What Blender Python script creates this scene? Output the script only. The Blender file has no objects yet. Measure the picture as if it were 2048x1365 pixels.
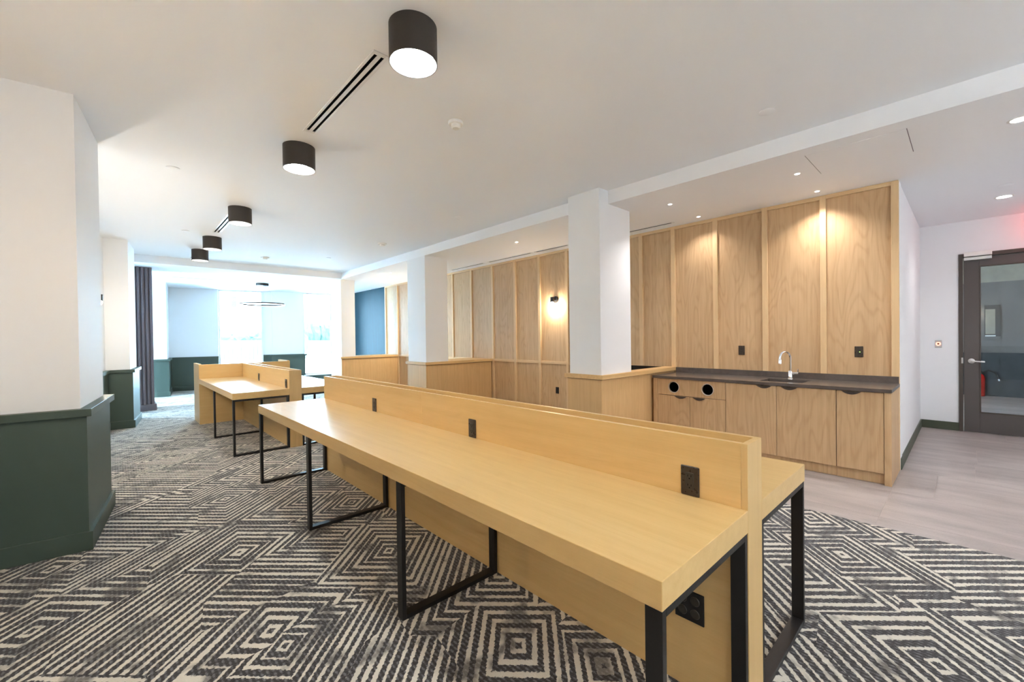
import bpy, bmesh, math, random
from mathutils import Matrix, Vector

scene = bpy.context.scene
COL = scene.collection
random.seed(7)

# ------------------------------------------------------------------ camera
F_PX, YAW, PITCH, ROLL, CAM_H = 848.4, 0.75142, -0.00906, 0.01343, 1.40
cam_d = bpy.data.cameras.new('camera')
cam_d.sensor_fit = 'HORIZONTAL'; cam_d.sensor_width = 36.0
cam_d.lens = F_PX / 2048 * 36.0
cam_d.clip_start = 0.05; cam_d.clip_end = 400
cam = bpy.data.objects.new('camera', cam_d); COL.objects.link(cam)
fw = Vector((math.sin(YAW) * math.cos(PITCH), math.cos(YAW) * math.cos(PITCH), math.sin(PITCH)))
rt = Vector((math.cos(YAW), -math.sin(YAW), 0)); dn = -(rt.cross(fw))
r2 = math.cos(ROLL) * rt + math.sin(ROLL) * dn
d2 = -math.sin(ROLL) * rt + math.cos(ROLL) * dn
cam.matrix_world = Matrix(((r2.x, -d2.x, -fw.x, 0), (r2.y, -d2.y, -fw.y, 0), (r2.z, -d2.z, -fw.z, CAM_H), (0, 0, 0, 1)))
scene.camera = cam

# ------------------------------------------------------------------ world, exposure
vs = scene.view_settings
vs.view_transform = 'Standard'; vs.look = 'None'; vs.gamma = 1.0; vs.use_curve_mapping = False
vs.exposure = 0.5
world = bpy.data.worlds.new('world'); scene.world = world; world.use_nodes = True
SKY_STRENGTH = 48.0
bg = world.node_tree.nodes['Background']
bg.inputs[0].default_value = (0.50, 0.77, 1.0, 1); bg.inputs[1].default_value = SKY_STRENGTH
cy = scene.cycles
cy.use_denoising = True
cy.use_adaptive_sampling = True; cy.adaptive_threshold = 0.08; cy.adaptive_min_samples = 16
cy.use_light_tree = True
cy.max_bounces = 8; cy.diffuse_bounces = 5; cy.glossy_bounces = 3; cy.transmission_bounces = 4; cy.transparent_max_bounces = 6
cy.sample_clamp_indirect = 80.0; cy.caustics_reflective = False; cy.caustics_refractive = False
LAMP_E = 76.0         # emission of the lit discs in the drum lights
SPOT_W = 40.0         # small recessed downlights
WARM = (0.86, 0.96, 1.0)
SOFT = (1.0, 0.88, 0.76)

# ------------------------------------------------------------------ helpers
ORG = {}

def link(o, parent=None):
    COL.objects.link(o)
    if parent is not None:
        o.parent = parent
        ORG[o.name] = ORG[parent.name]
    return o

def thing(name, loc, label, cat, group=None, kind=None):
    o = bpy.data.objects.new(name, None); o.empty_display_size = 0.1
    COL.objects.link(o); o.location = loc; ORG[o.name] = Vector(loc)
    tag(o, label, cat, group, kind); return o

def tag(o, label=None, cat=None, group=None, kind=None):
    if label: o['label'] = label
    if cat: o['category'] = cat
    if group: o['group'] = group
    if kind: o['kind'] = kind
    return o

def mk(name, verts, faces, mat, parent=None, smooth=False, origin=None):
    verts = [Vector(v) for v in verts]
    if parent is not None:
        org = ORG[parent.name]
    elif origin is not None:
        org = Vector(origin)
    else:
        xs = [v.x for v in verts]; ys = [v.y for v in verts]; zs = [v.z for v in verts]
        org = Vector(((min(xs) + max(xs)) / 2, (min(ys) + max(ys)) / 2, min(zs)))
    me = bpy.data.meshes.new(name)
    me.from_pydata([tuple(v - org) for v in verts], [], faces)
    me.update()
    if smooth:
        me.polygons.foreach_set('use_smooth', [True] * len(me.polygons))
    me.materials.append(mat)
    o = bpy.data.objects.new(name, me)
    if parent is not None:
        link(o, parent)
    else:
        COL.objects.link(o); o.location = org; ORG[o.name] = org
    return o

class MB:
    def __init__(s): s.v = []; s.f = []
    def add(s, v, f):
        n = len(s.v); s.v += [tuple(p) for p in v]; s.f += [tuple(i + n for i in q) for q in f]; return s
    def box(s, x0, x1, y0, y1, z0, z1, bev=0.0, xf=None):
        bm = bmesh.new(); bmesh.ops.create_cube(bm, size=1)
        for v in bm.verts:
            v.co = Vector((x0 + (v.co.x + .5) * (x1 - x0), y0 + (v.co.y + .5) * (y1 - y0), z0 + (v.co.z + .5) * (z1 - z0)))
        if bev > 0:
            bmesh.ops.bevel(bm, geom=list(bm.edges), offset=bev, segments=1, affect='EDGES', profile=0.5)
        bm.verts.index_update()
        vv = [v.co.copy() for v in bm.verts]
        if xf: vv = [xf(p) for p in vv]
        s.add(vv, [[v.index for v in f.verts] for f in bm.faces]); bm.free(); return s
    def tube(s, pts, r, n=10, cap=True):
        pts = [Vector(p) for p in pts]; rings = []
        rr = r if isinstance(r, (list, tuple)) else [r] * len(pts)
        prev = None
        for i, p in enumerate(pts):
            t = (pts[min(i + 1, len(pts) - 1)] - pts[max(i - 1, 0)]).normalized()
            if prev is None:
                a = Vector((0, 0, 1)) if abs(t.z) < .9 else Vector((1, 0, 0))
                u = t.cross(a).normalized()
            else:
                u = (prev - t * prev.dot(t)).normalized()
            prev = u; w = t.cross(u)
            rings.append([p + rr[i] * (math.cos(2 * math.pi * k / n) * u + math.sin(2 * math.pi * k / n) * w) for k in range(n)])
        v = [q for R in rings for q in R]; f = []
        for i in range(len(pts) - 1):
            for k in range(n):
                f.append((i * n + k, i * n + (k + 1) % n, (i + 1) * n + (k + 1) % n, (i + 1) * n + k))
        if cap:
            f.append(tuple(range(n))[::-1]); f.append(tuple((len(pts) - 1) * n + k for k in range(n)))
        return s.add(v, f)
    def lathe(s, c, prof, n=32, axis='z', caps=(True, True)):
        """profile of (radius, height) turned around an axis through c"""
        v = []; f = []
        for r, h in prof:
            for k in range(n):
                a = 2 * math.pi * k / n
                p = (r * math.cos(a), r * math.sin(a), h)
                if axis == 'x': p = (h, r * math.cos(a), r * math.sin(a))
                if axis == 'y': p = (r * math.cos(a), h, r * math.sin(a))
                v.append(Vector(c) + Vector(p))
        for i in range(len(prof) - 1):
            for k in range(n):
                f.append((i * n + k, i * n + (k + 1) % n, (i + 1) * n + (k + 1) % n, (i + 1) * n + k))
        if caps[0] and prof[0][0] > 1e-6: f.append(tuple(range(n))[::-1])
        if caps[1] and prof[-1][0] > 1e-6: f.append(tuple((len(prof) - 1) * n + k for k in range(n)))
        return s.add(v, f)
    def build(s, name, mat, parent=None, smooth=False, origin=None):
        o = mk(name, s.v, s.f, mat, parent, smooth, origin)
        bm = bmesh.new(); bm.from_mesh(o.data)
        bmesh.ops.remove_doubles(bm, verts=bm.verts, dist=1e-6)
        bmesh.ops.recalc_face_normals(bm, faces=bm.faces); bm.to_mesh(o.data); bm.free()
        if smooth: sharp(o)
        return o

def sharp(o, ang=40):
    me = o.data
    bm = bmesh.new(); bm.from_mesh(me)
    for e in bm.edges:
        if len(e.link_faces) == 2 and e.calc_face_angle(0) > math.radians(ang): e.smooth = False
    for fc in bm.faces: fc.smooth = True
    bm.to_mesh(me); bm.free()

def box(name, x0, x1, y0, y1, z0, z1, mat, parent=None, bev=0.0, origin=None):
    return MB().box(x0, x1, y0, y1, z0, z1, bev).build(name, mat, parent, origin=origin)

def frame_xf(ox, oy, ux, uy):
    """local (s, t, z): s along (ux,uy), t to its left"""
    L = math.hypot(ux, uy); ux /= L; uy /= L
    return lambda p: Vector((ox + p.x * ux - p.y * uy, oy + p.x * uy + p.y * ux, p.z))

def obox(name, xf, s0, s1, t0, t1, z0, z1, mat, parent=None, bev=0.0):
    return MB().box(s0, s1, t0, t1, z0, z1, bev, xf).build(name, mat, parent)

def dup(o, parent=None, loc=None):
    c = o.copy(); COL.objects.link(c)
    if parent is not None: c.parent = parent
    if loc is not None: c.location = loc
    return c

# ------------------------------------------------------------------ materials
def new_mat(name):
    m = bpy.data.materials.new(name); m.use_nodes = True
    nt = m.node_tree
    return m, nt, nt.nodes['Principled BSDF']

def N(nt, kind, **kw):
    n = nt.nodes.new(kind)
    for k, v in kw.items(): setattr(n, k, v)
    return n

def math_n(nt, op, a, b=None, c=None):
    n = N(nt, 'ShaderNodeMath', operation=op)
    for i, q in enumerate((a, b, c)):
        if q is None: continue
        if isinstance(q, (int, float)): n.inputs[i].default_value = q
        else: nt.links.new(q, n.inputs[i])
    return n.outputs[0]

def srgb(r, g, b):
    f = lambda c: (c / 255 / 12.92) if c / 255 <= .04045 else ((c / 255 + .055) / 1.055) ** 2.4
    return (f(r), f(g), f(b), 1)

def paint(name, col, rough=0.6, bump=0.02, scale=220, spec=0.35):
    m, nt, p = new_mat(name)
    p.inputs['Base Color'].default_value = col; p.inputs['Roughness'].default_value = rough
    p.inputs['Specular IOR Level'].default_value = spec
    tc = N(nt, 'ShaderNodeTexCoord'); nz = N(nt, 'ShaderNodeTexNoise')
    nz.inputs['Scale'].default_value = scale; nz.inputs['Detail'].default_value = 2
    nt.links.new(tc.outputs['Object'], nz.inputs['Vector'])
    bp = N(nt, 'ShaderNodeBump'); bp.inputs['Strength'].default_value = bump; bp.inputs['Distance'].default_value = 0.002
    nt.links.new(nz.outputs[0], bp.inputs['Height']); nt.links.new(bp.outputs[0], p.inputs['Normal'])
    return m

def metal(name, col, rough=0.3, metallic=1.0):
    m, nt, p = new_mat(name)
    p.inputs['Base Color'].default_value = col; p.inputs['Roughness'].default_value = rough; p.inputs['Metallic'].default_value = metallic
    tc = N(nt, 'ShaderNodeTexCoord'); nz = N(nt, 'ShaderNodeTexNoise'); nz.inputs['Scale'].default_value = 90
    nt.links.new(tc.outputs['Object'], nz.inputs['Vector'])
    r = N(nt, 'ShaderNodeMapRange'); r.inputs[3].default_value = rough * .85; r.inputs[4].default_value = min(1, rough * 1.2)
    nt.links.new(nz.outputs[0], r.inputs[0]); nt.links.new(r.outputs[0], p.inputs['Roughness'])
    return m

def glow(name, col, strength):
    m, nt, p = new_mat(name)
    p.inputs['Base Color'].default_value = (.8, .8, .8, 1)
    p.inputs['Emission Color'].default_value = (*col, 1); p.inputs['Emission Strength'].default_value = strength
    return m

def wood(name, light, dark, axis='y', rough=0.42, line=0.35, streak=26.0, spec=0.4):
    m, nt, p = new_mat(name)
    tc = N(nt, 'ShaderNodeTexCoord'); oi = N(nt, 'ShaderNodeObjectInfo')
    off = N(nt, 'ShaderNodeVectorMath', operation='SCALE'); off.inputs[0].default_value = (17.3, 9.1, 23.7)
    nt.links.new(oi.outputs['Random'], off.inputs['Scale'])
    ad = N(nt, 'ShaderNodeVectorMath', operation='ADD')
    nt.links.new(tc.outputs['Object'], ad.inputs[0]); nt.links.new(off.outputs[0], ad.inputs[1])
    def stretched(hi, lo):
        mp = N(nt, 'ShaderNodeMapping')
        mp.inputs['Scale'].default_value = {'x': (lo, hi, hi), 'y': (hi, lo, hi), 'z': (hi, hi, lo)}[axis]
        nt.links.new(ad.outputs[0], mp.inputs[0]); return mp.outputs[0]
    n1 = N(nt, 'ShaderNodeTexNoise'); n1.inputs['Scale'].default_value = 1; n1.inputs['Detail'].default_value = 5; n1.inputs['Roughness'].default_value = .6
    nt.links.new(stretched(streak, 0.9), n1.inputs['Vector'])
    n2 = N(nt, 'ShaderNodeTexNoise'); n2.inputs['Scale'].default_value = 1; n2.inputs['Detail'].default_value = 2
    n2.inputs['Distortion'].default_value = .3
    nt.links.new(stretched(3.4, .55), n2.inputs['Vector'])
    rings = math_n(nt, 'SINE', math_n(nt, 'MULTIPLY', n2.outputs[0], 95.0))
    rings = math_n(nt, 'POWER', math_n(nt, 'MULTIPLY_ADD', rings, .5, .5), 3.0)
    n3 = N(nt, 'ShaderNodeTexNoise'); n3.inputs['Scale'].default_value = 1; n3.inputs['Detail'].default_value = 3
    nt.links.new(stretched(190, 7), n3.inputs['Vector'])
    ringmask = math_n(nt, 'MULTIPLY', rings, math_n(nt, 'MULTIPLY', n3.outputs[0], line * 1.6))
    a = math_n(nt, 'MULTIPLY_ADD', n1.outputs[0], 1.5, -.28)
    fac = math_n(nt, 'ADD', a, ringmask)
    fac = math_n(nt, 'ADD', fac, math_n(nt, 'MULTIPLY_ADD', n3.outputs[0], .5, -.25))
    cl = N(nt, 'ShaderNodeClamp'); nt.links.new(fac, cl.inputs[0])
    mx = N(nt, 'ShaderNodeMix', data_type='RGBA')
    nt.links.new(cl.outputs[0], mx.inputs[0]); mx.inputs[6].default_value = light; mx.inputs[7].default_value = dark
    nt.links.new(mx.outputs[2], p.inputs['Base Color'])
    p.inputs['Roughness'].default_value = rough; p.inputs['Specular IOR Level'].default_value = spec
    bp = N(nt, 'ShaderNodeBump'); bp.inputs['Strength'].default_value = .05; bp.inputs['Distance'].default_value = .002
    nt.links.new(n3.outputs[0], bp.inputs['Height']); nt.links.new(bp.outputs[0], p.inputs['Normal'])
    return m

def carpet_mat():
    m, nt, p = new_mat('carpet_pile')
    L = nt.links.new
    tc = N(nt, 'ShaderNodeTexCoord')
    m0 = N(nt, 'ShaderNodeMapping'); m0.inputs['Rotation'].default_value = (0, 0, math.radians(45))
    L(tc.outputs['Object'], m0.inputs[0])
    mp = N(nt, 'ShaderNodeMapping'); mp.inputs['Scale'].default_value = (1.0, 0.74, 1); L(m0.outputs[0], mp.inputs[0])
    # ragged tufted edges
    nz = N(nt, 'ShaderNodeTexNoise'); nz.inputs['Scale'].default_value = 75; nz.inputs['Detail'].default_value = 2
    L(tc.outputs['Object'], nz.inputs['Vector'])
    nb = N(nt, 'ShaderNodeTexNoise'); nb.inputs['Scale'].default_value = 6; nb.inputs['Detail'].default_value = 2
    L(tc.outputs['Object'], nb.inputs['Vector'])
    VS = 1.75
    vor = N(nt, 'ShaderNodeTexVoronoi', voronoi_dimensions='2D', distance='CHEBYCHEV', feature='F1')
    vor.inputs['Scale'].default_value = VS; vor.inputs['Randomness'].default_value = 1.0
    L(mp.outputs[0], vor.inputs['Vector'])
    d = math_n(nt, 'DIVIDE', vor.outputs['Distance'], VS)
    sep = N(nt, 'ShaderNodeSeparateColor'); L(vor.outputs['Color'], sep.inputs[0])
    # some patches run straight instead of nesting
    sx = N(nt, 'ShaderNodeSeparateXYZ'); L(mp.outputs[0], sx.inputs[0])
    isu = math_n(nt, 'GREATER_THAN', sep.outputs[1], .80); isv = math_n(nt, 'LESS_THAN', sep.outputs[1], .20)
    def mixf(f, a_, b_):
        n = N(nt, 'ShaderNodeMix', data_type='FLOAT'); L(f, n.inputs[0]); L(a_, n.inputs[2]); L(b_, n.inputs[3]); return n.outputs[0]
    d = mixf(isu, d, sx.outputs[0]); d = mixf(isv, d, sx.outputs[1])
    # ragged shift of the stripes
    d = math_n(nt, 'ADD', d, math_n(nt, 'MULTIPLY_ADD', nz.outputs[0], .018, -.009))
    per = math_n(nt, 'MULTIPLY_ADD', sep.outputs[0], .012, .038)
    q = math_n(nt, 'DIVIDE', d, per)
    saw = math_n(nt, 'FRACT', q)
    # every stripe has its own weight
    wn_ = N(nt, 'ShaderNodeTexWhiteNoise', noise_dimensions='2D')
    cx = N(nt, 'ShaderNodeCombineXYZ'); L(math_n(nt, 'FLOOR', q), cx.inputs[0]); L(math_n(nt, 'MULTIPLY', sep.outputs[2], 61.0), cx.inputs[1])
    L(cx.outputs[0], wn_.inputs['Vector'])
    tri = math_n(nt, 'ABSOLUTE', math_n(nt, 'MULTIPLY_ADD', saw, 2.0, -1.0))
    tri = math_n(nt, 'SUBTRACT', 1.0, tri)
    wid = math_n(nt, 'ADD', math_n(nt, 'MULTIPLY_ADD', nb.outputs[0], .55, .25), math_n(nt, 'MULTIPLY_ADD', wn_.outputs[0], .34, -.12))
    cream = N(nt, 'ShaderNodeMapRange'); cream.inputs[1].default_value = -.03; cream.inputs[2].default_value = .07
    L(math_n(nt, 'SUBTRACT', tri, wid), cream.inputs[0])
    # worn tone: stretches of stripe sink to grey or charcoal
    nf = N(nt, 'ShaderNodeTexNoise'); nf.inputs['Scale'].default_value = 5.5; nf.inputs['Detail'].default_value = 3; nf.inputs['Roughness'].default_value = .6
    L(mp.outputs[0], nf.inputs['Vector'])
    fade = N(nt, 'ShaderNodeMapRange'); fade.inputs[1].default_value = .37; fade.inputs[2].default_value = .47; fade.inputs[3].default_value = .22; fade.inputs[4].default_value = 1
    L(nf.outputs[0], fade.inputs[0])
    # rows of lighter tufts running through the dark pile
    so = N(nt, 'ShaderNodeSeparateXYZ'); L(tc.outputs['Object'], so.inputs[0])
    def row(o_, p_): return math_n(nt, 'MULTIPLY_ADD', math_n(nt, 'SINE', math_n(nt, 'MULTIPLY', o_, 6.2832 / p_)), .5, .5)
    rows = math_n(nt, 'MULTIPLY', row(so.outputs[0], .021), math_n(nt, 'MULTIPLY_ADD', row(so.outputs[1], .034), .6, .4))
    ng = N(nt, 'ShaderNodeTexNoise'); ng.inputs['Scale'].default_value = 130; ng.inputs['Detail'].default_value = 1
    L(tc.outputs['Object'], ng.inputs['Vector'])
    tuft = math_n(nt, 'MULTIPLY', math_n(nt, 'MULTIPLY', rows, ng.outputs[0]), math_n(nt, 'MULTIPLY_ADD', nb.outputs[0], 1.6, .2))
    dk = N(nt, 'ShaderNodeMix', data_type='RGBA'); dk.inputs[6].default_value = srgb(54, 50, 50); dk.inputs[7].default_value = srgb(112, 110, 112)
    gm = N(nt, 'ShaderNodeMapRange'); gm.inputs[1].default_value = .14; gm.inputs[2].default_value = .50
    L(tuft, gm.inputs[0]); L(gm.outputs[0], dk.inputs[0])
    fin = N(nt, 'ShaderNodeMix', data_type='RGBA')
    L(math_n(nt, 'MULTIPLY', cream.outputs[0], fade.outputs[0]), fin.inputs[0])
    L(dk.outputs[2], fin.inputs[6]); fin.inputs[7].default_value = srgb(214, 206, 192)
    L(fin.outputs[2], p.inputs['Base Color'])
    p.inputs['Roughness'].default_value = .95; p.inputs['Specular IOR Level'].default_value = .12
    p.inputs['Sheen Weight'].default_value = .25
    bp = N(nt, 'ShaderNodeBump'); bp.inputs['Strength'].default_value = .5; bp.inputs['Distance'].default_value = .006
    L(math_n(nt, 'ADD', math_n(nt, 'MULTIPLY', cream.outputs[0], .8), ng.outputs[0]), bp.inputs['Height']); L(bp.outputs[0], p.inputs['Normal'])
    return m

def stone_mat(name, c1, c2, rough, scale=(1.2, 5, 1), spec=0.4, fine=90):
    m, nt, p = new_mat(name); L = nt.links.new
    tc = N(nt, 'ShaderNodeTexCoord'); oi = N(nt, 'ShaderNodeObjectInfo')
    off = N(nt, 'ShaderNodeVectorMath', operation='SCALE'); off.inputs[0].default_value = (13, 29, 7)
    L(oi.outputs['Random'], off.inputs['Scale'])
    ad = N(nt, 'ShaderNodeVectorMath', operation='ADD'); L(tc.outputs['Object'], ad.inputs[0]); L(off.outputs[0], ad.inputs[1])
    mp = N(nt, 'ShaderNodeMapping'); mp.inputs['Scale'].default_value = scale; L(ad.outputs[0], mp.inputs[0])
    n1 = N(nt, 'ShaderNodeTexNoise'); n1.inputs['Scale'].default_value = 1.6; n1.inputs['Detail'].default_value = 6; n1.inputs['Roughness'].default_value = .62
    L(mp.outputs[0], n1.inputs['Vector'])
    n2 = N(nt, 'ShaderNodeTexNoise'); n2.inputs['Scale'].default_value = fine; n2.inputs['Detail'].default_value = 2
    L(ad.outputs[0], n2.inputs['Vector'])
    r = N(nt, 'ShaderNodeMapRange'); r.inputs[1].default_value = .3; r.inputs[2].default_value = .7
    L(math_n(nt, 'ADD', math_n(nt, 'MULTIPLY', n1.outputs[0], .82), math_n(nt, 'MULTIPLY', n2.outputs[0], .18)), r.inputs[0])
    mx = N(nt, 'ShaderNodeMix', data_type='RGBA'); mx.inputs[6].default_value = c1; mx.inputs[7].default_value = c2
    L(r.outputs[0], mx.inputs[0]); L(mx.outputs[2], p.inputs['Base Color'])
    p.inputs['Roughness'].default_value = rough; p.inputs['Specular IOR Level'].default_value = spec
    return m

def leaf_mat():
    m, nt, p = new_mat('hedge_leaves'); L = nt.links.new
    tc = N(nt, 'ShaderNodeTexCoord'); n1 = N(nt, 'ShaderNodeTexNoise'); n1.inputs['Scale'].default_value = 5; n1.inputs['Detail'].default_value = 4
    L(tc.outputs['Object'], n1.inputs['Vector'])
    mx = N(nt, 'ShaderNodeMix', data_type='RGBA'); mx.inputs[6].default_value = srgb(16, 30, 24); mx.inputs[7].default_value = srgb(40, 62, 50)
    L(n1.outputs[0], mx.inputs[0]); L(mx.outputs[2], p.inputs['Base Color']); p.inputs['Roughness'].default_value = .8
    return m

def glass_mat(name, tint=(0.94, 0.97, 0.98)):
    m, nt, p = new_mat(name); L = nt.links.new
    out = nt.nodes['Material Output']
    tr = N(nt, 'ShaderNodeBsdfTransparent'); tr.inputs[0].default_value = (*tint, 1)
    gl = N(nt, 'ShaderNodeBsdfGlossy'); gl.inputs['Roughness'].default_value = .02
    fr = N(nt, 'ShaderNodeFresnel'); fr.inputs[0].default_value = 1.45
    mx = N(nt, 'ShaderNodeMixShader')
    L(math_n(nt, 'MULTIPLY', fr.outputs[0], .8), mx.inputs[0]); L(tr.outputs[0], mx.inputs[1]); L(gl.outputs[0], mx.inputs[2])
    L(mx.outputs[0], out.inputs['Surface'])
    return m

M = {}
M['white'] = paint('white_wall_paint', srgb(236, 237, 239), .65)
M['ceil'] = paint('white_ceiling_paint', srgb(243, 244, 247), .75)
M['green'] = paint('green_wainscot_paint', srgb(76, 90, 82), .42, .01)
M['base_green'] = paint('dark_green_baseboard_paint', srgb(78, 84, 70), .45, .01)
M['teal'] = wood('teal_stained_panel', srgb(8, 60, 72), srgb(5, 44, 56), 'z', .5, .15, spec=.12)
M['slat'] = paint('dark_slat_paint', srgb(112, 104, 110), .5, .01)
M['desk'] = wood('desk_oak_laminate', srgb(221, 186, 128), srgb(207, 169, 110), 'y', .33, .14, 22)
M['desk_x'] = wood('desk_oak_laminate_cross', srgb(221, 186, 128), srgb(207, 169, 110), 'x', .40, .14, 22)
M['desk_z'] = wood('desk_oak_laminate_upright', srgb(215, 180, 124), srgb(200, 163, 108), 'z', .40, .14, 22)
M['panel'] = wood('oak_wall_panel', srgb(213, 180, 139), srgb(189, 154, 114), 'z', .5, .42, 34)
M['trim'] = wood('oak_batten', srgb(226, 194, 150), srgb(211, 178, 134), 'z', .5, .2, 34)
M['trim_y'] = wood('oak_rail', srgb(226, 194, 150), srgb(211, 178, 134), 'y', .5, .2, 34)
M['trim_x'] = wood('oak_cap', srgb(226, 188, 132), srgb(208, 168, 114), 'x', .5, .2, 34)
M['half'] = wood('oak_half_wall', srgb(220, 182, 130), srgb(203, 163, 112), 'z', .5, .2, 30)
M['pull'] = metal('dark_pull', srgb(96, 88, 84), .35, .8)
M['carc_shade'] = paint('dark_carcass_and_cap_shade', srgb(66, 50, 38), .7)  # also colours the painted shadow line under the column caps
M['black'] = metal('black_powder_coat', srgb(34, 32, 32), .42, .2)
M['drum'] = metal('bronze_drum_paint', srgb(62, 57, 53), .5, .3)
M['rim'] = paint('white_lamp_liner', srgb(74, 66, 58), .5)
M['void'] = paint('black_void', srgb(6, 6, 7), .9, 0, spec=.05)
M['vent'] = paint('white_vent_metal', srgb(232, 232, 232), .35)
M['plastic'] = paint('white_plastic', srgb(236, 234, 230), .4)
M['quartz'] = stone_mat('grey_quartz', srgb(104, 95, 90), srgb(84, 77, 73), .22, (6, 6, 6), .5, 260)
M['tile'] = stone_mat('grey_porcelain_tile', srgb(186, 176, 172), srgb(146, 137, 134), .40, (3.4, .8, 1), .45)
M['grout'] = paint('pale_grout', srgb(196, 188, 182), .8)
M['chrome'] = metal('chrome', (.82, .83, .85, 1), .12)
M['steel'] = metal('brushed_steel', (.62, .62, .62, 1), .32)
M['plate'] = metal('bronze_cover_plate', srgb(70, 62, 56), .28, .5)
M['sock'] = paint('dark_socket_plastic', srgb(62, 56, 50), .35)
M['door'] = paint('charcoal_door_paint', srgb(92, 86, 84), .45, .01)
M['doorframe'] = paint('charcoal_frame_paint', srgb(82, 74, 68), .45, .01)
M['glass'] = glass_mat('clear_glass')
M['winframe'] = paint('white_window_frame', srgb(235, 238, 240), .4)
M['carpet'] = carpet_mat()
M['hall'] = stone_mat('grey_block_wall', srgb(132, 124, 118), srgb(116, 108, 102), .7, (1, 1, 1))
M['hall_dark'] = stone_mat('charcoal_wall', srgb(74, 73, 73), srgb(60, 60, 60), .5, (2, 2, 2))
M['hall_top'] = stone_mat('raw_concrete', srgb(178, 168, 150), srgb(150, 142, 128), .8, (2, 2, 2))
M['red'] = paint('red_enamel', srgb(190, 30, 24), .3)
M['leaf'] = leaf_mat()
M['outside'] = paint('pale_concrete', srgb(228, 230, 232), .8)
M['fence'] = paint('grey_fence_paint', srgb(52, 60, 74), .7)
M['facade'] = paint('white_facade', srgb(220, 222, 222), .8)
M['bluewin'] = paint('dark_house_window', srgb(20, 30, 46), .2)
M['lit'] = glow('lit_drum_disc', WARM, LAMP_E)
M['spot'] = glow('lit_downlight_lens', (1.0, .95, .9), 30)
M['bulb'] = glow('lit_sconce_bulb', (1.0, .84, .62), 60)
M['ring'] = glow('lit_ring_strip', (1, .98, .95), 5)
M['redlight'] = glow('red_indicator', (1, .12, .05), 3.0)
M['green_led'] = glow('green_indicator', (.5, 1, .1), 2.5)
M['exit'] = glow('red_sign_glow', (1, .05, .04), 5)

ZC, ZL = 3.075, 2.925          # main ceiling, lower ceiling
WX = 5.78                       # oak wall plane
BX = 4.18                       # face of the ceiling drop
# ------------------------------------------------------------------ floor
fl = box('floor', -3.3, 16.0, -3.6, 17.0, -.20, -.03, M['grout']); tag(fl, 'concrete subfloor under carpet and tiles', kind='structure')
cp = MB().box(-3.2, 4.0, -3.4, 16.6, -.03, 0).box(4.0, 5.9, 2.84, 16.6, -.03, 0).build('floor_carpet', M['carpet'], origin=(0, 0, 0))
tag(cp, 'charcoal and cream carpet of concentric angular stripes', kind='structure')
ft = box('floor_kitchen', 4.0, 15.2, -3.4, 2.84, -.03, -.003, M['grout']); tag(ft, 'grey porcelain tile floor in front of kitchenette and door', kind='structure')
org = ORG[ft.name]
def tile(a, b, c, d):
    o = MB().box(a + .0016, b - .0016, c + .0016, d - .0016, -.003, 0, .0008).build('tile', M['tile'], None)
    lo = o.location.copy(); o.parent = ft; o.location = lo - org
xe = [4.0, 4.21, 4.96, 5.79, 6.58] + [7.38 + .8 * k for k in range(10)] + [15.2]
for k, (xa, xb) in enumerate(zip(xe[:-1], xe[1:])):
    if xb - xa < .02: continue
    ys = [.452]
    y = (-.60, -1.12, .19, -.06, -.08, -.90, -.35)[k % 7]
    while y > -3.4: ys.append(y); y -= 1.6
    ys.append(-3.4)
    for c, d in zip(ys[1:], ys[:-1]):
        if d < -2.4 and xa > 9: continue
        tile(xa, xb, c, d)
    y = .452; k2 = 0
    while y < 2.83:
        e = min(2.84, y + (1.1 if k2 == 0 else 1.6)); tile(xa, xb, y, e); y = e; k2 += 1
        if xa > 5.8 and xa < 8.5: break

# ------------------------------------------------------------------ ceilings
c1 = box('ceiling', -3.3, BX, -3.6, 10.74, ZC, ZC + .3, M['ceil']); tag(c1, 'smooth white painted main ceiling', kind='structure')
c2 = MB().box(BX, 9.0, -3.6, 17, ZL, ZC + .3).box(-3.3, BX, 10.74, 17, ZL, ZC + .3).build('ceiling_lower', M['ceil'])
tag(c2, 'lower white ceiling over kitchenette and window end', kind='structure')

# ------------------------------------------------------------------ oak wall
wr = box('wall_right', WX + .012, WX + .16, .46, 11.56, 0, ZL, M['white']); tag(wr, 'tall wall clad in oak panels with lighter battens', kind='structure')
bat = [.487, 1.082, 1.662, 2.242, 2.818, 3.32, 4.03, 4.75, 5.41, 6.07, 6.75, 7.47, 8.18, 8.86, 9.53, 10.19, 10.84, 11.55]
bw = .029
for i, y in enumerate(bat):
    box('batten', WX - .030, WX + .012, y - bw, y + bw, 0, ZL - .001, M['trim'], wr, .002)
for i in range(len(bat) - 1):
    a, b = bat[i] + bw, bat[i + 1] - bw
    box('rail', WX - .030, WX + .012, a, b, ZL - .042, ZL - .001, M['trim_y'], wr, .002)
    if bat[i] > 3.0:
        box('rail', WX - .020, WX + .012, a, b, .905, .955, M['trim_y'], wr, .002)
        box('panel', WX, WX + .012, a, b, .955, ZL - .042, M['panel'], wr)
        box('panel', WX, WX + .012, a, b, 0, .905, M['panel'], wr)
    else:
        box('panel', WX, WX + .012, a, b, .0, ZL - .042, M['panel'], wr)
wt = box('wall_teal', WX, WX + .16, 11.58, 14.6, 0, ZL, M['teal']); tag(wt, 'glossy teal panelled wall beside the far window', kind='structure')

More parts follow.
